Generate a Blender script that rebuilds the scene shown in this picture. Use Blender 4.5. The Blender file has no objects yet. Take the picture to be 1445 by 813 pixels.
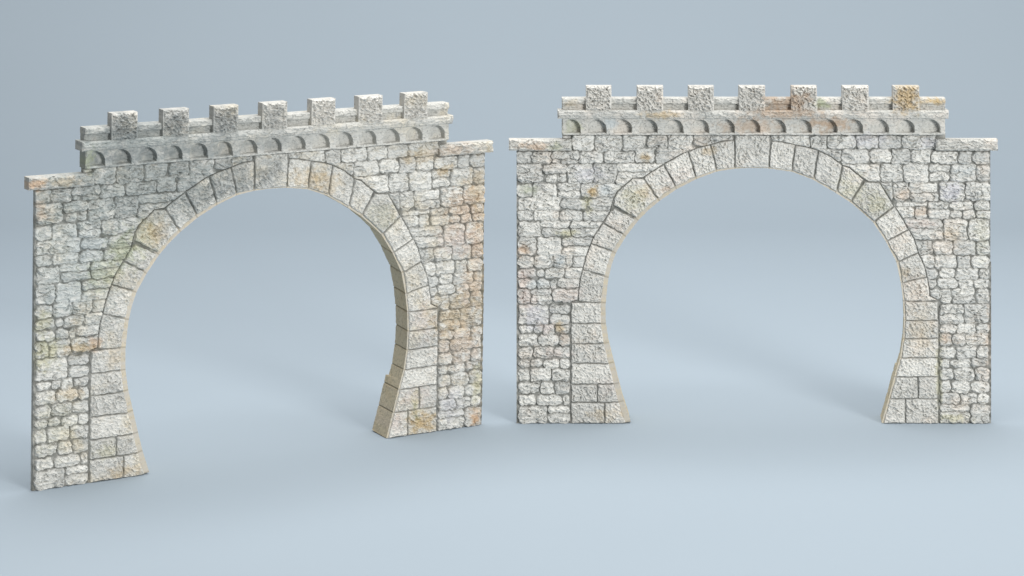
import bpy, math
import numpy as np

# ------------------------------------------------------------------ camera, light
F_PX = 3584.0                 # focal length in pixels of a 1445 wide picture
PHI = math.radians(10.66)     # camera pitch below the horizon
CX, CY = 722.5, 406.5
MM = 0.001                    # one picture pixel on the frontal portal = 1 mm

scene = bpy.context.scene
col = scene.collection

def ray(x, y):
    a = (np.asarray(x, float) - CX) / F_PX
    b = (CY - np.asarray(y, float)) / F_PX
    return a, math.cos(PHI) + b * math.sin(PHI), -math.sin(PHI) + b * math.cos(PHI)

_r = ray(1066.0, 598.0)       # base centre of the frontal portal
R0 = np.array([float(c) for c in _r]) * F_PX * MM
CAM_H = -R0[2]

cam_data = bpy.data.cameras.new('camera')
cam = bpy.data.objects.new('camera', cam_data)
col.objects.link(cam)
cam.location = (0, 0, CAM_H)
cam.rotation_euler = (math.pi / 2 - PHI, 0, 0)
cam_data.sensor_width = 36.0
cam_data.lens = 36.0 * F_PX / 1445.0
cam_data.clip_start = 0.05
cam_data.clip_end = 200.0
scene.camera = cam
scene.render.resolution_x = 1024
scene.render.resolution_y = 576

world = bpy.data.worlds.new('World')
scene.world = world
world.use_nodes = True
bg = world.node_tree.nodes['Background']
bg.inputs['Color'].default_value = (1.0, 1.0, 1.0, 1)
bg.inputs['Strength'].default_value = 0.27

def area(name, loc, target, size, power, colour=(1, 1, 1)):
    d = bpy.data.lights.new(name, 'AREA')
    d.shape = 'DISK'
    d.size = size
    d.energy = power
    d.color = colour
    o = bpy.data.objects.new(name, d)
    col.objects.link(o)
    o.location = loc
    v = np.array(target, float) - np.array(loc, float)
    o.rotation_euler = (math.atan2(math.hypot(v[0], v[1]), -v[2]), 0, math.atan2(v[1], v[0]) - math.pi / 2)
    return o

area('key_softbox', (2.9, -1.0, 1.6), (0.0, 3.6, 0.3), 1.8, 245.0, (1.0, 0.99, 0.97))
area('added_overhead_fill', (0.2, 3.65, 3.0), (0.1, 3.65, 0.0), 3.8, 150.0, (1.0, 1.0, 1.0))  # added unseen fill from above, brightens the floor and weakens cast shadows

scene.view_settings.view_transform = 'Standard'
scene.view_settings.look = 'None'
scene.view_settings.exposure = 0.0
scene.view_settings.gamma = 1.0

# ------------------------------------------------------------------ noise
_perm = np.random.RandomState(7).permutation(256)
_perm = np.concatenate([_perm, _perm, _perm])
_ang = np.random.RandomState(9).rand(256) * 2 * np.pi
_gx, _gy = np.cos(_ang), np.sin(_ang)

def perlin(x, y, seed=0):
    x = np.asarray(x, float) + seed * 37.17
    y = np.asarray(y, float) + seed * 91.73
    xi = np.floor(x).astype(int); yi = np.floor(y).astype(int)
    xf = x - xi; yf = y - yi
    xi &= 255; yi &= 255
    u = xf * xf * xf * (xf * (xf * 6 - 15) + 10)
    v = yf * yf * yf * (yf * (yf * 6 - 15) + 10)
    def g(ix, iy, dx, dy):
        h = _perm[_perm[ix & 255] + (iy & 255)]
        return _gx[h] * dx + _gy[h] * dy
    n00 = g(xi, yi, xf, yf); n10 = g(xi + 1, yi, xf - 1, yf)
    n01 = g(xi, yi + 1, xf, yf - 1); n11 = g(xi + 1, yi + 1, xf - 1, yf - 1)
    a = n00 + u * (n10 - n00); b = n01 + u * (n11 - n01)
    return (a + v * (b - a)) * 1.5

def ridge(x, y, seed=0):
    return 1.0 - np.abs(perlin(x, y, seed)) * 2.0

def smooth(a, b, x):
    t = np.clip((x - a) / (b - a), 0, 1)
    return t * t * (3 - 2 * t)

# ------------------------------------------------------------------ the shape, traced in picture pixels of the frontal portal
# inner edge of the arch stones, left foot -> crown -> right foot
INNER = [(883, 598), (873, 568), (866, 541), (859, 513), (852, 485), (848, 457), (848, 430), (852, 395),
         (857, 374), (864, 355), (879, 331), (897, 308), (911, 294), (927, 281), (953, 264), (982, 250), (1011, 240), (1037, 236.5),
         (1060, 236), (1084, 236.5), (1118, 241), (1148, 252), (1180, 270.5), (1201, 284), (1219, 299), (1234, 313), (1252, 340),
         (1267, 369), (1273.5, 399), (1277, 425), (1278, 452), (1277, 477), (1273, 504), (1265, 531), (1257, 562), (1247, 598)]
# outer edge of the arch stones, left foot -> keystone / keystone -> right foot
OUT_L = [(805, 598), (805, 427), (816, 424), (817, 408), (819, 393), (823, 379), (827, 364), (832, 349), (839, 333),
         (850, 316), (861, 299), (866, 281), (871, 271), (893, 252), (907, 251.5), (920, 243), (937, 232), (964, 217), (983, 210),
         (1002, 205), (1020, 199.5), (1036, 198.5), (1037, 190)]
OUT_R = [(1087, 190), (1088, 199.5), (1104, 201), (1122, 205), (1143, 209), (1155, 213), (1172, 221), (1189, 234), (1199, 237),
         (1217, 252), (1226, 257), (1241, 258), (1262, 291), (1275, 312), (1282, 324), (1290, 338), (1296, 357), (1304, 375), (1308, 391),
         (1311, 406), (1312, 418), (1325, 425), (1325, 598)]
OUTER = OUT_L + OUT_R

LEFT_RUBBLE = [
 (794,191.5,806,196),
 (808,190,838,213),(840,190,877,214),(879,190,911,209.5),(914,190,941,209),(943,190,977,214),(979,190,1034,206.5),
 (729,214.5,749.5,230),(751,214.5,777,230),(779,214.5,816,224.5),(779,226,789,230),(791,226,816,230.5),(817,214.5,851,231),(853,215,895,230),
 (896.5,212,923.5,229),(925,215.5,976,230.5),(879,210.5,926,213),(928,209.5,992,215),
 (729,231.5,765,258),(766.5,231.5,801,245),(770,246.5,786,257),(787,246,799,257),(801.5,232,837,259),(838.5,232,869.5,258.5),(870,231.5,940,242),(871,243.5,918,263),
 (730,260,751,277.5),(752.5,259.5,785.5,280),(787,259,819,269),(787.5,270,819,280.5),(820,260,876,278.5),
 (731,279,790,296.5),(791.5,281.5,829.5,295.5),(831,280,876,296.5),
 (731,298,752,312),(753.5,297.5,788,312),(789.5,297.5,821.5,312),(823,298,866,311.5),
 (731,314,762,334.5),(763.5,313,804,321.5),(805.5,312.8,857,321.5),(765,323,805,333.5),(807,323,850,334),
 (731,336,756,360),(758,335.5,791,361.5),(792.5,336,838,347),(792.5,348.8,838,361),
 (731,362,752.5,378),(754,361.5,779,378),(780,360,806.5,378.5),(808,362.5,832,378),
 (731,380,756,392),(757.5,380,767,392),(768.5,380,795.5,392.5),(797,379.5,828,393),
 (731,394.5,755.5,406.5),(757,394.5,775.5,406.5),(777,395.5,785,408),(786.5,394,824,406.5),
 (731,408.5,747.5,429),(749,408,778.5,417),(749,418,778.5,429),(780,408.5,821,426),
 (732,431,774,457),(777,430.5,803.5,443),(776,445,803.5,458),
 (732,459,752,470),(753.5,458.5,764.5,470),(766,458,781,472),(783,460,803.5,470),
 (732,472,758.5,489),(760,473,788.5,488),(790,472,803.5,488.5),
 (732,491,751,506),(752.5,490,781,505),(782.5,490.5,803.5,505),
 (732,508,747.5,518.5),(749,507.5,765,518),(766.5,507.5,790,520),(791.5,507,803.5,519.5),
 (732,521,746.5,537.5),(748.5,520,776.5,538),(778.5,521.5,803.5,537.5),
 (732,540,760.5,555),(762.5,540,781,556),(783,539.5,803.5,556),
 (732,557.5,755.5,572),(757.5,558,792,572),(794,558.5,803.5,572),
 (732,574,771.5,597.5),(773,574,803.5,582.5),(773,584,803.5,597.5)]
RIGHT_RUBBLE = [
 (1089,191,1106,199),(1107,191,1143,208.5),(1145,191,1166.5,216),(1168.5,191,1207,210),(1208.5,191,1238.5,210),(1240,191,1271,211),(1272.5,190,1320,211),
 (1158,211.5,1186,228),(1187.5,211.5,1226,231),(1227.5,212,1257,230),(1259,212.5,1285,231.5),(1287,212.5,1312,230.5),(1314,214.5,1351,231),(1353,214.5,1371.5,231.5),(1373,214.5,1397,231),
 (1186,232.5,1241.5,257),(1243,232,1273,257),(1275,232,1310,258.5),(1312,233,1340,242.5),(1311.5,244,1340,256),(1342,232.5,1377,256.5),(1378.5,233,1397,256),
 (1240,258.5,1258.5,285),(1260.5,258.5,1282,284),(1283.5,259,1322.5,271.5),(1283.5,273,1324.5,284.5),(1326.5,257.5,1361,284),(1363,258,1397,283),
 (1265,286,1308,291.5),(1258,293,1290,308),(1291.5,293,1307.5,309),(1309.5,286,1339,294.5),(1309.5,296,1341,308.5),(1341,285.5,1374,296),(1342.5,297.5,1358,307.5),(1359,297.5,1375,308.5),(1376,284.5,1397,297),(1377,298.5,1397,308.5),
 (1270,310,1330,322.5),(1274,324,1330,338),(1332,309.5,1364.5,339),(1367,310.5,1396,338.5),
 (1287,340.5,1315.5,359.5),(1317,340.5,1344,359.5),(1345.5,340,1376.5,360),(1378.5,341,1396.5,360),
 (1294,361,1318.5,378),(1320,361,1349,378),(1351.5,361.5,1368.5,379),(1371,361.5,1396,378.5),
 (1300,379.5,1323.5,393),(1326,379.5,1347,393),(1349,379,1380,394),(1382,380,1396,394.5),
 (1304,394.5,1321.5,406.5),(1323,394,1351.5,407),(1353,395,1373,408),(1374.5,394.5,1395,407),
 (1306,408.5,1326,423),(1327,408.5,1342,428.5),(1344,408.5,1376,418),(1344,419,1376,428.5),(1378.5,408.5,1395.5,428.5),
 (1326.5,430,1359.5,443),(1326.5,444.5,1359.5,457),(1361,430,1395.5,456.5),
 (1326.5,458.5,1349.5,469.5),(1350.5,457.5,1375.5,470),(1377,458,1395.5,469.5),
 (1326.5,471,1342.5,488),(1344,471,1363.5,487.5),(1365,470.5,1395.5,487.5),
 (1326.5,490,1347.5,505.5),(1349.5,489,1377.5,506.5),(1379.5,490,1395.5,505.5),
 (1326.5,507.5,1341.5,518.5),(1343,507.5,1369.5,518.5),(1371,506.5,1395.5,517.5),
 (1326.5,520,1344.5,536.5),(1346.5,519.5,1375.5,537.5),(1377.5,519.5,1396,537),
 (1326.5,538,1341.5,553.5),(1343.5,538.5,1369,555),(1371,538.5,1396,554.5),
 (1326.5,555,1352.5,570),(1354.5,556.5,1378,570),(1379.5,556,1396,570),
 (1326.5,571.5,1368,580.5),(1326.5,582,1368,597.5),(1370,571.5,1396.5,597.5)]

def inner_x(y, side):
    pts = INNER[:18] if side < 0 else INNER[19:]
    ys = np.array([p[1] for p in pts]); xs = np.array([p[0] for p in pts])
    o = np.argsort(ys)
    return float(np.interp(y, ys[o], xs[o]))

def pier_blocks(side):
    rows = ([(427.5, 456), (457.5, 484.5), (486, 512.5), (514, 541.5), (543, 567.5), (569, 597.5)] if side < 0 else
            [(426, 452), (453.5, 477.5), (479, 504.5), (506, 531.5), (533, 562.5), (564, 597.5)])
    edge = 806.5 if side < 0 else 1323.5
    out = []
    for i, (a, b) in enumerate(rows):
        split = None
        if i >= 4:
            split = ([843, 853] if side < 0 else [1296, 1278])[i - 4]
        def quad(x0a, x0b, x1a, x1b):
            return [(x0a, a), (x1a, a), (x1b, b), (x0b, b)]
        ia, ib = inner_x(a, side), inner_x(b, side)
        if split is None:
            out.append(quad(edge, edge, ia, ib))
        else:
            g = 0.9 if side > 0 else -0.9
            out.append(quad(edge, edge, split + g, split + g))
            out.append(quad(split - g, split - g, ia, ib))
    return out

VOUSSOIRS = [
 [(816.5,425),(817,408),(819,393),(823,382),(854,391),(850,410),(848.5,427)],
 [(823.5,380),(827,364),(834,345),(864,356),(857,374),(854.5,389)],
 [(834.5,343.5),(839,333),(851,316.5),(880,332),(870,345),(864.5,354)],
 [(852,315),(862,299),(868,295.5),(896,310),(881,330.5)],
 [(867,281),(871,271),(893,253),(907,252.5),(927,280.5),(911,294.5),(897.5,307.5),(867,290)],
 [(909,252),(920,243),(936,233),(952,263.5),(929,279.5)],
 [(938,232),(964,217),(970,215),(981,250),(954,263)],
 [(972,214.5),(983,210),(1002,205.5),(1010,240),(983,249.5)],
 [(1004,205),(1020,200),(1036,199),(1036,237),(1012,239.5)],
 [(1088.5,200),(1104,201.5),(1121,205),(1117,240.5),(1085.5,236.5)],
 [(1123,205.5),(1143,209.5),(1154,213),(1147.5,251),(1119,241)],
 [(1156,214),(1172,221.5),(1188,234),(1180,270),(1149.5,252.5)],
 [(1190,235.5),(1199,238),(1218,254),(1201,283.5),(1182,270.5)],
 [(1220,257),(1241,259),(1261,291),(1234,312),(1219,299),(1202.5,284.5)],
 [(1262,292),(1275,312),(1281,324),(1252.5,339.5),(1235.5,313.5)],
 [(1282,325.5),(1290,338),(1295,356.5),(1268,368.5),(1253,341)],
 [(1295.5,358.5),(1304,375),(1307,390.5),(1274,398.5),(1268.5,370)],
 [(1308,392),(1311,406),(1312,418),(1324,424.5),(1277,424.5),(1274,400)],
]
KEYSTONE = [(1038, 191), (1086, 191), (1084, 236), (1038, 236)]

# ------------------------------------------------------------------ distances
def poly_sd(P, x, y):
    """signed distance, positive inside, of points to polygon P"""
    P = np.asarray(P, float)
    d2 = np.full(x.shape, 1e18); inside = np.zeros(x.shape, bool)
    for i in range(len(P)):
        ax, ay = P[i]; bx, by = P[(i + 1) % len(P)]
        ex, ey = bx - ax, by - ay
        wx, wy = x - ax, y - ay
        t = np.clip((wx * ex + wy * ey) / (ex * ex + ey * ey + 1e-12), 0, 1)
        d2 = np.minimum(d2, (wx - ex * t) ** 2 + (wy - ey * t) ** 2)
        c = (ay > y) != (by > y)
        xx = ax + (y - ay) * ex / (ey if ey != 0 else 1e-12)
        inside ^= c & (x < xx)
    d = np.sqrt(d2)
    return np.where(inside, d, -d)

def line_dist(P, x, y):
    P = np.asarray(P, float)
    d2 = np.full(x.shape, 1e18)
    qx = np.zeros(x.shape); qy = np.zeros(x.shape)
    for i in range(len(P) - 1):
        ax, ay = P[i]; bx, by = P[i + 1]
        ex, ey = bx - ax, by - ay
        t = np.clip(((x - ax) * ex + (y - ay) * ey) / (ex * ex + ey * ey + 1e-12), 0, 1)
        px, py = ax + ex * t, ay + ey * t
        d = (x - px) ** 2 + (y - py) ** 2
        m = d < d2
        d2 = np.where(m, d, d2); qx = np.where(m, px, qx); qy = np.where(m, py, qy)
    return np.sqrt(d2), qx, qy

def box_sd(b, r, x, y):
    cx, cy = (b[0] + b[2]) / 2, (b[1] + b[3]) / 2
    hx, hy = (b[2] - b[0]) / 2, (b[3] - b[1]) / 2
    r = min(r, hx * .9, hy * .9)
    qx = np.abs(x - cx) - hx + r; qy = np.abs(y - cy) - hy + r
    return -(np.sqrt(np.maximum(qx, 0) ** 2 + np.maximum(qy, 0) ** 2) + np.minimum(np.maximum(qx, qy), 0) - r)

# ------------------------------------------------------------------ stone relief; heights are forward of the wall plane, in pixels
def chisel_block(x, y, seed):
    """hammered face of the cut blocks: short crooked ridges and pits"""
    wx = x + 2.2 * perlin(x / 9, y / 9, seed + 1); wy = y + 2.2 * perlin(x / 9, y / 9, seed + 2)
    a = ridge(wx / 7.5, wy / 6.0, seed + 3) ** 2
    b = perlin(wx / 4.2, wy / 3.6, seed + 4)
    return 1.5 * (a - .45) + 1.3 * b + .7 * perlin(x / 2.2, y / 2.0, seed + 5) - 1.0 * smooth(.3, .6, perlin(wx / 4.4, wy / 2.6, seed + 7))

def chisel_rubble(x, y, seed):
    """quarry-faced rubble: flat flakes lying along the bed"""
    wx = x + 3 * perlin(x / 14, y / 9, seed + 1); wy = y + 1.8 * perlin(x / 12, y / 8, seed + 2)
    a = perlin(wx / 13, wy / 4.6, seed + 3)
    b = ridge(wx / 10, wy / 4.2, seed + 4) ** 2
    crack = smooth(.80, .96, ridge(wx / 17, wy / 6.5, seed + 7))
    return 1.4 * a + .9 * (b - .5) + .6 * perlin(wx / 5.5, wy / 3.0, seed + 5) + .18 * perlin(x / 2, y / 1.8, seed + 6) - 1.0 * crack

def stones_relief(x, y, rects, polys, seed, warp=1.0, kind='rubble', clip=None):
    """returns height, joint mask (0 stone .. 1 joint), tone per stone"""
    wx = x + warp * (1.9 * perlin(x / 13, y / 11, seed) + 1.5 * perlin(x / 5, y / 5, seed + 11))
    wy = y + warp * (1.8 * perlin(x / 15, y / 10, seed + 21) + 1.5 * perlin(x / 5, y / 4.5, seed + 31))
    best = np.full(x.shape, -9.0); tone = np.zeros(x.shape); off = np.zeros(x.shape)
    rng = np.random.RandomState(1000 + seed)
    for b in rects:
        r = rng.uniform(2.5, 6.0); t = rng.rand(); k = rng.uniform(-.9, .9); tx, ty = rng.uniform(-.035, .035, 2)
        m = (x > b[0] - 8) & (x < b[2] + 8) & (y > b[1] - 8) & (y < b[3] + 8)
        if not m.any(): continue
        sd = box_sd(b, r, wx[m], wy[m]) + .12
        g = sd > best[m]
        idx = np.where(m)[0][g] if x.ndim == 1 else None
        best[idx] = sd[g]; tone[idx] = t
        off[idx] = k + tx * (x[idx] - (b[0] + b[2]) / 2) + ty * (y[idx] - (b[1] + b[3]) / 2)
    for P in polys:
        P = np.asarray(P, float); t = rng.rand(); k = rng.uniform(-.5, .5); tx, ty = rng.uniform(-.02, .02, 2)
        m = (x > P[:, 0].min() - 8) & (x < P[:, 0].max() + 8) & (y > P[:, 1].min() - 8) & (y < P[:, 1].max() + 8)
        if not m.any(): continue
        sd = poly_sd(P, wx[m], wy[m]) - .2
        g = sd > best[m]; idx = np.where(m)[0][g]
        best[idx] = sd[g]; tone[idx] = t
        off[idx] = k + tx * (x[idx] - P[:, 0].mean()) + ty * (y[idx] - P[:, 1].mean())
    if clip is not None:
        best = np.minimum(best, clip)
    body = smooth(-1.1, .9, best)
    face = chisel_rubble(x, y, seed + 40) if kind == 'rubble' else chisel_block(x, y, seed + 60)
    crown = (1.9 if kind == 'rubble' else 1.0) * (1 - np.exp(-np.maximum(best, 0) / 3.0))
    mortar = -3.8 + .55 * np.clip(-best - 1.2, 0, 3.5) + .35 * perlin(x / 3, y / 3, seed + 80)
    h = mortar * (1 - body) + body * (-.4 + off + crown + ((1.35 if kind == 'rubble' else 1.05) + (.9 if kind == 'rubble' else .3) * ((tone * 7.31) % 1.0)) * (.75 + .8 * np.clip(.5 + perlin(x / 18, y / 14, seed + 90), 0, 1)) * face * smooth(-.3, 2.2, best))
    joint = (1 - smooth(-.7, .25, best)) * np.clip(.85 + .5 * perlin(x / 9, y / 9, seed + 77), .45, 1)
    return h, joint, tone

# ------------------------------------------------------------------ mesh builders
SHEAR = 0.0                   # slight skew of the casting
def to_local(x, y, fwd):
    """picture pixel on the frontal portal -> local metres (u along the wall, v up) on the plane `fwd` px before the wall"""
    a, dy, dz = ray(x, y)
    t = (R0[1] - fwd * MM) / dy
    v = dz * t - R0[2]
    return a * t - R0[0] + SHEAR * v, v

def new_object(name, verts, faces, mat, parent, attrs=None, shade_smooth=False):
    me = bpy.data.meshes.new(name)
    nv = len(verts)
    faces = np.asarray(faces, np.int32)
    me.vertices.add(nv); me.vertices.foreach_set('co', np.asarray(verts, np.float32).ravel())
    nf = len(faces)
    me.loops.add(nf * 4); me.loops.foreach_set('vertex_index', faces.ravel())
    me.polygons.add(nf)
    me.polygons.foreach_set('loop_start', np.arange(0, nf * 4, 4, dtype=np.int32))
    me.polygons.foreach_set('use_smooth', np.full(nf, shade_smooth))
    me.update(calc_edges=True); me.validate()
    for k, v in (attrs or {}).items():
        if v.ndim == 2:
            a = me.attributes.new(k, 'FLOAT_COLOR', 'POINT'); a.data.foreach_set('color', v.astype(np.float32).ravel())
        else:
            a = me.attributes.new(k, 'FLOAT', 'POINT'); a.data.foreach_set('value', v.astype(np.float32).ravel())
    me.materials.append(mat)
    o = bpy.data.objects.new(name, me)
    col.objects.link(o)
    if parent: o.parent = parent
    return o

def stain_field(x, y, stains, seed):
    """pigment stains: rgb and cover, with ragged edges of their own"""
    rgb = np.zeros(x.shape + (3,)); a = np.zeros(x.shape)
    for i, (cx, cy, rx, ry, c, s) in enumerate(stains):
        d = np.sqrt(((x - cx) / rx) ** 2 + ((y - cy) / ry) ** 2)
        m = d < 1.9
        if not m.any(): continue
        n = perlin(x[m] / 11, y[m] / 9, seed + i) * .75 + perlin(x[m] / 4, y[m] / 3.5, seed + i + 50) * .5
        w = s * smooth(1.3, .1, d[m] + n * .8)
        na = w + a[m] * (1 - w)
        rgb[m] = (np.array(c)[None] * w[:, None] + rgb[m] * (a[m] * (1 - w))[:, None]) / np.maximum(na, 1e-6)[:, None]
        a[m] = na
    return np.concatenate([rgb, a[..., None]], -1)

def relief_slab(name, mask_fn, bbox, height_fn, fwd, back, mat, parent, step=0.9, snap=None, stains=(), seed=0, y_scale=None):
    """A solid whose front is a carved relief: grid cells inside the outline, skirts back to `back`, a flat rear."""
    x0, y0, x1, y1 = bbox
    nx = max(2, int(round((x1 - x0) / step))); ny = max(2, int(round((y1 - y0) / step)))
    gx = np.linspace(x0, x1, nx + 1); gy = np.linspace(y0, y1, ny + 1)
    X, Y = np.meshgrid(gx, gy)
    Cx = (X[:-1, :-1] + X[1:, 1:]) / 2; Cy = (Y[:-1, :-1] + Y[1:, 1:]) / 2
    keep = mask_fn(Cx.ravel(), Cy.ravel()).reshape(Cx.shape) if mask_fn else np.ones(Cx.shape, bool)
    vid = np.arange(X.size).reshape(X.shape)
    q = np.stack([vid[:-1, :-1], vid[1:, :-1], vid[1:, 1:], vid[:-1, 1:]], -1)[keep]
    used = np.unique(q); remap = -np.ones(X.size, int); remap[used] = np.arange(len(used))
    q = remap[q]
    x = X.ravel()[used].copy(); y = Y.ravel()[used].copy()
    # border edges
    e = np.concatenate([q[:, [0, 1]], q[:, [1, 2]], q[:, [2, 3]], q[:, [3, 0]]])
    key = set(map(tuple, e.tolist()))
    border = np.array([t for t in map(tuple, e.tolist()) if (t[1], t[0]) not in key])
    if snap is not None:
        bv = np.unique(border)
        d, px, py = line_dist(snap, x[bv], y[bv])
        m = d < step * 1.3
        x[bv[m]] = px[m]; y[bv[m]] = py[m]
    h, joint, tone = height_fn(x, y)
    u, v = to_local(x, y, fwd)
    n = len(x)
    front = np.stack([u, -(fwd + h) * MM, v], 1)
    rear = np.stack([u, np.full(n, back * MM), v], 1)
    b0, b1 = border[:, 0], border[:, 1]
    side = np.stack([b1, b0, b0 + n, b1 + n], 1)
    rq = q[:, ::-1] + n
    faces = np.concatenate([q, side, rq])
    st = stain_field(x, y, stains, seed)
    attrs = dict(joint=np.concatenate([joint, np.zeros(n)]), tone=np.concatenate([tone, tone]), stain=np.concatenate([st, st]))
    return new_object(name, np.concatenate([front, rear]), faces, mat, parent, attrs)

# ------------------------------------------------------------------ materials
def nodes_of(name):
    m = bpy.data.materials.new(name); m.use_nodes = True
    nt = m.node_tree
    return m, nt, nt.nodes['Principled BSDF']

def stone_material(name, pale, grey, warm, joint_col, seed, joint_amount=.8):
    m, nt, bsdf = nodes_of(name)
    N, L = nt.nodes.new, nt.links.new
    tc = N('ShaderNodeTexCoord')
    mp = N('ShaderNodeMapping'); mp.inputs['Location'].default_value = (seed * 3.1, seed * 1.7, seed * 2.3)
    L(tc.outputs['Object'], mp.inputs['Vector'])
    def noise(scale, detail=4.0, rough=.6):
        n = N('ShaderNodeTexNoise'); n.inputs['Scale'].default_value = scale
        n.inputs['Detail'].default_value = detail; n.inputs['Roughness'].default_value = rough
        L(mp.outputs['Vector'], n.inputs['Vector']); return n
    def ramp(src, a, b):
        r = N('ShaderNodeMapRange'); r.inputs['From Min'].default_value = a; r.inputs['From Max'].default_value = b
        r.interpolation_type = 'SMOOTHSTEP'
        L(src, r.inputs['Value']); return r.outputs['Result']
    def mix(fac, a, b):
        x = N('ShaderNodeMix'); x.data_type = 'RGBA'
        if isinstance(fac, float): x.inputs['Factor'].default_value = fac
        else: L(fac, x.inputs['Factor'])
        for s, vv in (('A', a), ('B', b)):
            sock = [i for i in x.inputs if i.name == s and i.type == 'RGBA'][0]
            if isinstance(vv, tuple): sock.default_value = vv + (1,)
            else: L(vv, sock)
        return [o for o in x.outputs if o.type == 'RGBA'][0]
    def mul(a, b):
        x = N('ShaderNodeMath'); x.operation = 'MULTIPLY'
        L(a, x.inputs[0])
        if isinstance(b, float): x.inputs[1].default_value = b
        else: L(b, x.inputs[1])
        return x.outputs[0]
    def attr(nm):
        a = N('ShaderNodeAttribute'); a.attribute_name = nm; return a
    tone = attr('tone'); joint = attr('joint'); stain = attr('stain')
    c = mix(mul(tone.outputs['Fac'], .55), pale, grey)
    c = mix(mul(ramp(noise(22, 5).outputs['Fac'], .48, .68), .6), c, warm)
    c = mix(mul(ramp(noise(34, 5).outputs['Fac'], .5, .72), .55), c, grey)
    c = mix(mul(ramp(noise(260, 3, .7).outputs['Fac'], .53, .66), .6), c, (grey[0] * .55, grey[1] * .55, grey[2] * .55))
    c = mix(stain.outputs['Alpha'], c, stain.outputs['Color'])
    c = mix(mul(joint.outputs['Fac'], joint_amount), c, joint_col)
    L(c, bsdf.inputs['Base Color'])
    bsdf.inputs['Roughness'].default_value = .85
    bsdf.inputs['Specular IOR Level'].default_value = .25
    bump = N('ShaderNodeBump'); bump.inputs['Strength'].default_value = .35; bump.inputs['Distance'].default_value = .0012
    L(noise(420, 4, .65).outputs['Fac'], bump.inputs['Height'])
    L(bump.outputs['Normal'], bsdf.inputs['Normal'])
    return m

def paper_material():
    m, nt, bsdf = nodes_of('blue_grey_paper')
    N, L = nt.nodes.new, nt.links.new
    tc = N('ShaderNodeTexCoord')
    n = N('ShaderNodeTexNoise'); n.inputs['Scale'].default_value = 3.0; n.inputs['Detail'].default_value = 3.0
    L(tc.outputs['Object'], n.inputs['Vector'])
    r = N('ShaderNodeMix'); r.data_type = 'RGBA'
    L(n.outputs['Fac'], r.inputs['Factor'])
    s = [i for i in r.inputs if i.type == 'RGBA']
    s[0].default_value = (.325, .380, .426, 1); s[1].default_value = (.333, .388, .434, 1)
    L([o for o in r.outputs if o.type == 'RGBA'][0], bsdf.inputs['Base Color'])
    bsdf.inputs['Roughness'].default_value = .95
    bsdf.inputs['Specular IOR Level'].default_value = .1
    return m

# ------------------------------------------------------------------ setting: one seamless paper sweep, floor running up into a backdrop
def backdrop():
    ys = [-2.0, 0.0, 2.0, 4.0]
    prof = [(y, 0.0) for y in ys]
    y0, R = 5.2, 1.6
    prof += [(y0 + R * math.sin(a), R - R * math.cos(a)) for a in np.linspace(0, math.pi / 2, 40)]
    prof += [(y0 + R, 3.5)]
    xs = np.linspace(-4, 4, 9)
    V = [(x, p[0], p[1]) for p in prof for x in xs]
    n = len(xs); Fc = []
    for i in range(len(prof) - 1):
        for j in range(n - 1):
            Fc.append((i * n + j, i * n + j + 1, (i + 1) * n + j + 1, (i + 1) * n + j))
    o = new_object('ground', V, Fc, paper_material(), None, shade_smooth=True)
    o['kind'] = 'structure'
    return o
backdrop()

# ------------------------------------------------------------------ one portal
ARCADE_X = [819 + 36.25 * i for i in range(15)]       # right jamb of each blind arch
MERLON_X = [(827, 863), (899, 936), (971.5, 1007.5), (1043, 1080), (1117, 1153), (1189, 1226), (1260.5, 1297.5)]

RING = OUTER + INNER[::-1]
BODY = [(729, 598), (728.5, 208), (794, 208), (794, 188), (1334, 188), (1334, 208), (1398, 208), (1399.5, 598)] + INNER[::-1]

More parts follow.
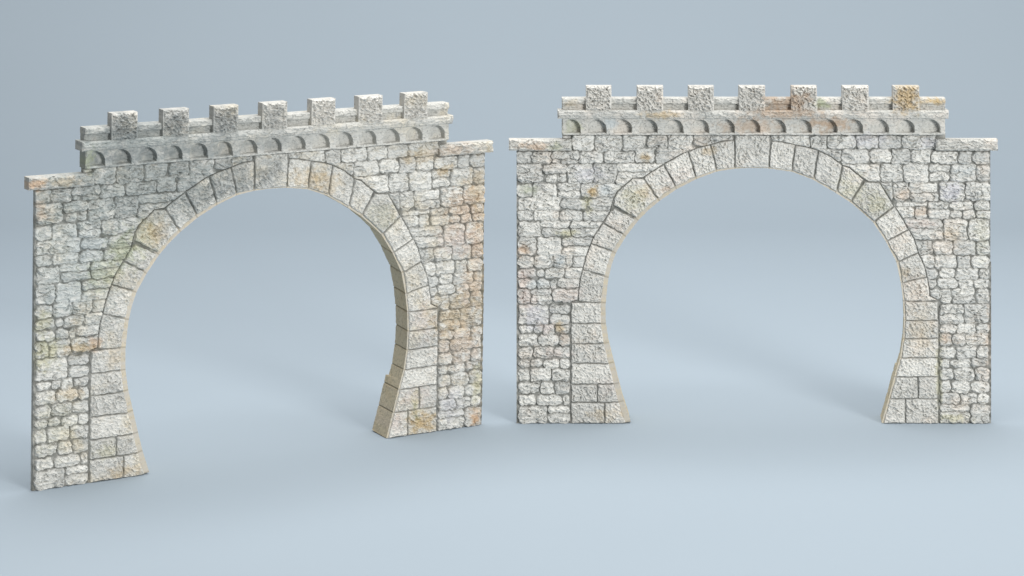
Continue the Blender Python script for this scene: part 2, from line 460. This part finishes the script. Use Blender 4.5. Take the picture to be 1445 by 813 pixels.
def tunnel_portal(label, loc, yaw, lean, skew, mats, stains, sd0):
    global SHEAR
    SHEAR = skew
    root = bpy.data.objects.new('tunnel_portal', None)
    col.objects.link(root)
    root.empty_display_size = .05
    root.location = loc
    root.rotation_euler = (lean, 0, yaw)
    root['label'] = label; root['category'] = 'tunnel portal'
    root['group'] = 'stone tunnel portals on the blue backdrop'
    stone, block, trim, merl, lining = mats

    # rubble wall either side of the arch, with the plain plate it is cast on
    def wall_mask(x, y):
        return (poly_sd(BODY, x, y) > 0) & (poly_sd(RING, x, y) < 0) & ~((x > 1037) & (x < 1087) & (y < 240))
    def wall_h(x, y):
        d, _, _ = line_dist(OUTER, x, y)
        return stones_relief(x, y, LEFT_RUBBLE + RIGHT_RUBBLE, [], 3, 1.0, 'rubble', clip=d - 1.0)
    relief_slab('rubble_wall', wall_mask, (727, 187, 1401, 598), wall_h, 0, 9, stone, root, .95,
                snap=OUTER + [(1325, 598)], stains=stains, seed=sd0)

    # arch stones
    def ring_mask(x, y):
        return (poly_sd(RING, x, y) > 0) & (y < np.where(x < 1060, 426.5, 425)) & ~((x > 1037) & (x < 1087) & (y < 239))
    def ring_h(x, y):
        h, j, t = stones_relief(x, y, [], VOUSSOIRS, 5, .45, 'block')
        k = np.zeros(len(x))
        for i in (4, 13):
            k = np.maximum(k, smooth(-.5, 2, poly_sd(VOUSSOIRS[i], x, y)))
        return h + .6 + 1.2 * k, j, t
    relief_slab('arch_ring', ring_mask, (804, 188, 1327, 428), ring_h, 0, 9.4, block, root, .8,
                snap=INNER, stains=stains, seed=sd0)
    def key_h(x, y):
        h, j, t = stones_relief(x, y, [], [KEYSTONE], 6, .4, 'block')
        return h + 1.6, j, t * 0 + .6
    relief_slab('keystone', None, (1037, 189, 1087, 236.3), key_h, 0, 9.6, block, root, .8, stains=stains, seed=sd0)
    for side in (-1, 1):
        P = pier_blocks(side)
        top = 426.5 if side < 0 else 425.0
        def pier_mask(x, y):
            return (poly_sd(RING, x, y) > 0) & (y > top)
        def pier_h(x, y):
            h, j, t = stones_relief(x, y, [], P, 8 + side, .45, 'block')
            return h + .5, j, t
        bb = (805, top, 886, 598) if side < 0 else (1244, top, 1325, 598)
        relief_slab('pier', pier_mask, bb, pier_h, 0, 9.2, block, root, .8, snap=INNER, stains=stains, seed=sd0)

    # lining of the arch: a ribbed barrel set a little inside the face, deeper at the feet
    pts = []
    for i in range(len(INNER) - 1):
        (ax, ay), (bx, by) = INNER[i], INNER[i + 1]
        k = max(1, int(math.hypot(bx - ax, by - ay) / 1.5))
        for t in range(k): pts.append((ax + (bx - ax) * t / k, ay + (by - ay) * t / k))
    pts.append(INNER[-1])
    A = np.array(pts)
    for _ in range(6):
        A[1:-1] = (A[:-2] + 2 * A[1:-1] + A[2:]) / 4
    T = np.gradient(A, axis=0); T /= np.linalg.norm(T, axis=1)[:, None]
    nrm = np.stack([-T[:, 1], T[:, 0]], 1)                 # points into the opening
    if nrm[len(A) // 2, 1] < 0: nrm = -nrm
    s = np.concatenate([[0], np.cumsum(np.linalg.norm(np.diff(A, axis=0), axis=1))])
    frac = s / s[-1]
    lip = np.interp(frac, [0, .12, .35, .5, .62, .85, 1], [7.4, 7.2, 4.6, 1.3, 2.0, 2.0, 2.6])
    footed = (A[:, 1] > 521)
    jy_l = [427, 456.5, 485, 513, 542, 568]; jy_r = [425, 452.5, 478, 505, 532, 563]
    spos = [0.5] + [float(s[np.argmin((A[:, 0] - qx) ** 2 + (A[:, 1] - qy) ** 2)]) for qx, qy in
            [(inner_x(v, -1), v) for v in jy_l] + [(inner_x(v, 1), v) for v in jy_r] +
            [(854, 390), (864, 355), (880, 331), (897, 308), (928, 281), (953, 263), (982, 250), (1011, 239), (1037, 236), (1085, 236),
             (1118, 240), (1148, 252), (1181, 270), (1201, 284), (1234, 313), (1252, 340), (1267, 369), (1273, 399)]]
    jd = np.min(np.abs(s[:, None] - np.array(spos)[None]), axis=1)
    deps = np.concatenate([[2.0], np.linspace(2.6, 44, 18)])
    thick = 9.0
    rows = []
    V = []; JT = []; TN = []
    ns = len(A)
    cell = np.searchsorted(np.sort(spos), s)
    tone_of = np.random.RandomState(31).rand(60)[cell]
    for k, dp in enumerate(deps):
        g = smooth(1.6, .4, jd)
        rough = .55 * perlin(s / 6, np.full(ns, dp / 6), 71) + .35 * perlin(s / 2.5, np.full(ns, dp / 2.5), 72)
        off = lip - 5.5 * smooth(.5, .7, frac) * (dp - 2) / 42 - 1.3 * g * (0 if k == 0 else 1) + (0 if k == 0 else 1) * rough * .8
        dpp = dp + np.where(footed, 7.5 * (dp - 2.0) / 42.0, 0)
        px = A[:, 0] + nrm[:, 0] * off; py = A[:, 1] + nrm[:, 1] * off
        py = np.minimum(py, 598)
        u, v = to_local(px, py, 0)
        V.append(np.stack([u, dpp * MM, v], 1)); JT.append(g * (.75 if k == 0 else 1)); TN.append(tone_of)
    for dp in (44.0, 2.0):
        dpp = dp + np.where(footed, 7.5 * (dp - 2.0) / 42.0, 0)
        px = A[:, 0] - nrm[:, 0] * thick; py = np.minimum(A[:, 1] - nrm[:, 1] * thick, 598)
        u, v = to_local(px, py, 0)
        V.append(np.stack([u, dpp * MM + (.002 if dp < 3 else 0), v], 1)); JT.append(g * .75); TN.append(tone_of)
    nr = len(V)
    faces = []
    for k in range(nr):
        a = k * ns; b = ((k + 1) % nr) * ns
        i = np.arange(ns - 1)
        faces.append(np.stack([a + i, a + i + 1, b + i + 1, b + i], 1))
    for end in (0, ns - 1):                                # close the feet
        m = nr - 2
        quad = [[0 * ns + end, (m - 1) * ns + end, m * ns + end, (m + 1) * ns + end]]
        faces.append(np.array(quad if end else [q[::-1] for q in quad]))
    allx = np.concatenate([A[:, 0]] * nr); ally = np.concatenate([A[:, 1]] * nr)
    st = stain_field(allx, ally, stains, sd0); st[:, 3] *= .5
    grain = np.clip(.62 + .5 * perlin(s / 5, s * 0, 75), .2, .95)
    st[:ns] = st[-ns:] = (.50, .475, .43, 1)
    st[:ns, 3] = st[-ns:, 3] = grain
    new_object('arch_lining', np.concatenate(V), np.concatenate(faces), lining, root,
               dict(joint=np.concatenate(JT), tone=np.concatenate(TN), stain=st))

    # coping slabs on the shoulders
    for side in (-1, 1):
        x0, x1 = (718, 806.5) if side < 0 else (1321, 1408.5)
        def cop_h(x, y):
            d = np.minimum(np.minimum(x - x0, x1 - x), np.minimum(y - 197.0, 213.0 - y))
            h = -2.2 * (1 - smooth(0, 2.5, d)) + 1.6 * chisel_rubble(x, y, 90 + side) + .7 * perlin(x / 16, y / 12, 95 + side)
            return h, np.zeros(len(x)), np.full(len(x), .35 + .2 * side)
        relief_slab('coping_slab', None, (x0, 197, x1, 213), cop_h, 6, 12, trim, root, .9, stains=stains, seed=sd0)

    # frieze of little blind arches
    def frieze_h(x, y):
        h = np.full(len(x), 0.0)
        hollow = np.zeros(len(x))
        for i, xr in enumerate(ARCADE_X):
            xc = xr - 12.8; r = 12.8
            wob = .5 * perlin(x / 6, y / 6, 100)
            inside = np.where(y < 182, r - np.sqrt((x - xc) ** 2 + (y - 182.0) ** 2), r - np.abs(x - xc))
            inside = np.minimum(inside, 187.6 - y) + wob
            hollow = np.maximum(hollow, smooth(-.35, .35, inside) * (.4 + .6 * smooth(-r, r * .6, x - xc)))
        pierb = smooth(184, 189.5, y) * .8
        edge = -1.6 * (1 - smooth(0, 1.6, np.minimum(x - 793, 1334 - x)))
        h = .5 * chisel_rubble(x, y, 101) + pierb + edge - hollow * 9.5
        low = 189.6 + 1.3 * np.abs(np.sin((x - 801) / 36.25 * math.pi + math.pi / 2)) + .4 * perlin(x / 7, y * 0, 102)
        h = np.where(y > low - .1, h - 3.0, h)
        return h, np.zeros(len(x)), .45 + .35 * perlin(x / 25, y / 25, 103)
    relief_slab('arcade_frieze', None, (793, 167, 1334, 191), frieze_h, 8.0, 12, trim, root, .8, stains=stains, seed=sd0)

    # string course under the parapet
    def cor_h(x, y):
        d = np.minimum(np.minimum(x - 787, 1339 - x), np.minimum((y - 156.0), (168.0 - y)))
        lower = .9 * smooth(164.5, 163.5, y) - .4
        return -1.8 * (1 - smooth(0, 1.8, d)) + .9 * chisel_rubble(x, y, 110) + lower, np.zeros(len(x)), .4 + .35 * perlin(x / 40, y / 40, 111)
    relief_slab('cornice', None, (787, 156, 1339, 168), cor_h, 12, 12.5, trim, root, .9, stains=stains, seed=sd0)

    # parapet with its thin capping
    def par_h(x, y):
        d = np.minimum(x - 793, 1334 - x)
        j = np.abs(((x - 812) % 71) - 35) < .8
        return (-1.5 * (1 - smooth(0, 1.5, d)) + .9 * chisel_rubble(x, y, 120), np.zeros(len(x)), .6 + .3 * perlin(x / 30, y / 30, 121))
    relief_slab('parapet', None, (793, 144, 1334, 157.5), par_h, 2.5, 11, trim, root, .9, stains=stains, seed=sd0)
    def cap_h(x, y):
        d = np.minimum(np.minimum(x - 793, 1334.5 - x), np.minimum(y - 138.5, 147.0 - y))
        return -1.3 * (1 - smooth(0, 1.4, d)) + .9 * chisel_rubble(x, y, 130), np.zeros(len(x)), .25 + .3 * perlin(x / 30, y / 30, 131)
    relief_slab('parapet_cap', None, (793, 138.5, 1334.5, 147), cap_h, 6.8, 12, trim, root, .9, stains=stains, seed=sd0)

    # merlons
    for i, (x0, x1) in enumerate(MERLON_X):
        def mer_h(x, y):
            d = np.minimum(np.minimum(x - x0, x1 - x), np.minimum(y - 121.5, 157.5 - y))
            return (-2.2 * (1 - smooth(0, 2.6, d)) + 2.0 * chisel_block(x, y, 140 + 9 * i) * smooth(.3, 2.5, d),
                    np.zeros(len(x)), np.full(len(x), .3 + .1 * (i % 4)))
        relief_slab('merlon', None, (x0, 121.5, x1, 157.5), mer_h, 12.5, 3, merl, root, .85, stains=stains, seed=sd0)
    return root

# pigments
OCHRE = (.46, .34, .17); BROWN = (.36, .25, .16); RUST = (.52, .36, .23); MOSS = (.30, .34, .19); LIME = (.46, .44, .24)
LILAC = (.53, .53, .57); PINK = (.60, .51, .46); SLATE = (.17, .19, .195); BLUE = (.44, .49, .51)

STAINS_FRONT = [
 (1112,142,38,18,BROWN,.7),(1105,160,60,9,BROWN,.6),(1170,176,36,11,BROWN,.7),(1060,178,50,11,BROWN,.5),(935,163,30,6,OCHRE,.6),
 (1280,138,24,22,OCHRE,.75),(1318,143,16,5,OCHRE,.9),(1160,147,12,7,MOSS,.6),(805,147,14,6,OCHRE,.3),(810,180,16,9,MOSS,.4),(860,175,14,8,BLUE,.6),
 (752,206,26,7,RUST,.5),(785,207,14,6,MOSS,.35),(837,271,10,9,OCHRE,.8),(828,290,8,12,LIME,.6),(800,330,16,7,LIME,.5),(745,268,14,9,MOSS,.4),
 (912,272,17,12,OCHRE,.4),(940,268,12,7,RUST,.4),(893,281,22,20,LIME,.3),(910,222,9,7,OCHRE,.6),(737,354,9,10,RUST,.6),(738,400,10,22,PINK,.6),(742,388,18,14,PINK,.4),
 (745,425,16,22,PINK,.5),(800,415,26,12,PINK,.45),(755,450,26,20,LILAC,.5),(770,462,14,10,PINK,.6),(790,461,10,8,OCHRE,.6),(795,478,12,10,BROWN,.4),(785,500,18,10,PINK,.45),
 (830,245,24,12,LILAC,.5),(788,368,14,10,BLUE,.6),(855,268,10,9,BLUE,.5),(760,398,16,9,BLUE,.5),
 (1343,270,18,14,LILAC,.7),(1360,240,18,10,BLUE,.35),(1228,199,30,12,LILAC,.45),(1310,203,14,9,LILAC,.5),
 (1275,276,14,10,RUST,.35),(1298,300,16,8,RUST,.4),(1305,316,28,8,PINK,.5),(1345,330,14,14,OCHRE,.25),(1334,478,10,9,RUST,.45),(1290,410,20,30,RUST,.2),
 (1275,385,14,12,OCHRE,.3),(1298,455,20,26,OCHRE,.2),(1300,480,20,20,OCHRE,.2),(850,586,22,10,OCHRE,.35),(882,585,10,8,OCHRE,.5),(1345,590,26,8,LIME,.4),(1325,530,5,50,LIME,.5),
 (1398,480,6,60,RUST,.35),(860,545,20,14,PINK,.25),(1385,330,14,40,LIME,.15),(1200,270,26,24,LIME,.25),(1238,285,20,20,LIME,.3),(1000,212,12,8,OCHRE,.4),(960,250,24,20,PINK,.25)]
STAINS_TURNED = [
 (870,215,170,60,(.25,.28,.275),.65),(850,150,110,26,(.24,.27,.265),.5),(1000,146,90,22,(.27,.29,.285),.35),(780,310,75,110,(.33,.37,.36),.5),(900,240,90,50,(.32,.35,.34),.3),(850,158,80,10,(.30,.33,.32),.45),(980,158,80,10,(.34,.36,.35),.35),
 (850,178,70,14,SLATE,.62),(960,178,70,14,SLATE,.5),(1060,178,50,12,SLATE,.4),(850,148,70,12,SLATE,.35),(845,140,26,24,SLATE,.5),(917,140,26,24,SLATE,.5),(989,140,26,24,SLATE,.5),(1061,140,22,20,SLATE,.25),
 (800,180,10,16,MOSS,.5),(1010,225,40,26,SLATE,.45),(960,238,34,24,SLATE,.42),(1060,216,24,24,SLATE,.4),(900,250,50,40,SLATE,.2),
 (728,205,14,9,RUST,.7),(765,205,26,7,OCHRE,.35),(850,300,26,26,MOSS,.5),(880,285,22,24,LIME,.35),(815,330,24,22,MOSS,.35),(893,281,20,20,OCHRE,.4),
 (735,240,8,14,RUST,.35),(800,290,30,30,BLUE,.3),(775,350,36,24,BLUE,.25),(745,420,20,24,LIME,.5),(740,380,14,16,LIME,.4),(790,422,26,9,OCHRE,.6),(812,418,10,14,RUST,.5),(778,478,24,10,OCHRE,.45),(835,330,16,14,LIME,.3),
 (840,440,16,16,OCHRE,.3),(850,590,24,12,OCHRE,.45),(830,560,20,12,LIME,.3),(760,520,34,40,LIME,.18),
 (1118,228,30,16,OCHRE,.45),(1150,240,26,18,OCHRE,.35),(1290,212,40,10,OCHRE,.4),(1345,205,40,8,RUST,.35),(1330,232,14,10,OCHRE,.6),
 (1370,290,40,34,RUST,.5),(1385,260,16,40,OCHRE,.4),(1350,330,36,24,PINK,.5),(1385,345,22,30,RUST,.45),(1380,400,24,34,RUST,.4),(1350,440,45,34,OCHRE,.5),(1360,480,42,36,RUST,.35),(1330,300,40,30,OCHRE,.2),
 (1388,585,14,14,RUST,.85),(1300,582,24,16,OCHRE,.8),(1290,555,8,22,LIME,.6),(1345,560,22,30,LILAC,.4),(1260,575,12,20,PINK,.5),(1290,545,26,20,PINK,.35),(1390,540,10,30,LIME,.4),
 (1398,400,5,190,OCHRE,.5),(1230,290,26,26,LIME,.2),(1300,440,20,30,PINK,.3)]

def mats(seed, warm):
    pale, grey = (.68, .673, .635), (.40, .408, .395)
    jc = (.075, .078, .068)
    return (stone_material('weathered_rubble', pale, grey, warm, jc, seed),
            stone_material('hammered_block', (.66, .65, .61), (.41, .413, .395), warm, jc, seed + 1),
            stone_material('dressed_trim', (.53, .525, .49), (.36, .365, .35), warm, jc, seed + 2),
            stone_material('pitted_merlon_stone', (.60, .585, .545), (.38, .38, .36), warm, jc, seed + 3),
            stone_material('lining_blocks', (.60, .52, .37), (.47, .42, .31), (.54, .44, .28), (.16, .14, .10), seed + 4, .7))

tunnel_portal('whiter arched stone tunnel portal facing straight out, brown stain on its middle battlements',
              (R0[0], R0[1], 0), 0.0, 0.0, 0.0, mats(1, (.66, .60, .53)), STAINS_FRONT, 200)
tunnel_portal('arched stone tunnel portal turned at an angle, with greyer battlements and a rusty lower corner',
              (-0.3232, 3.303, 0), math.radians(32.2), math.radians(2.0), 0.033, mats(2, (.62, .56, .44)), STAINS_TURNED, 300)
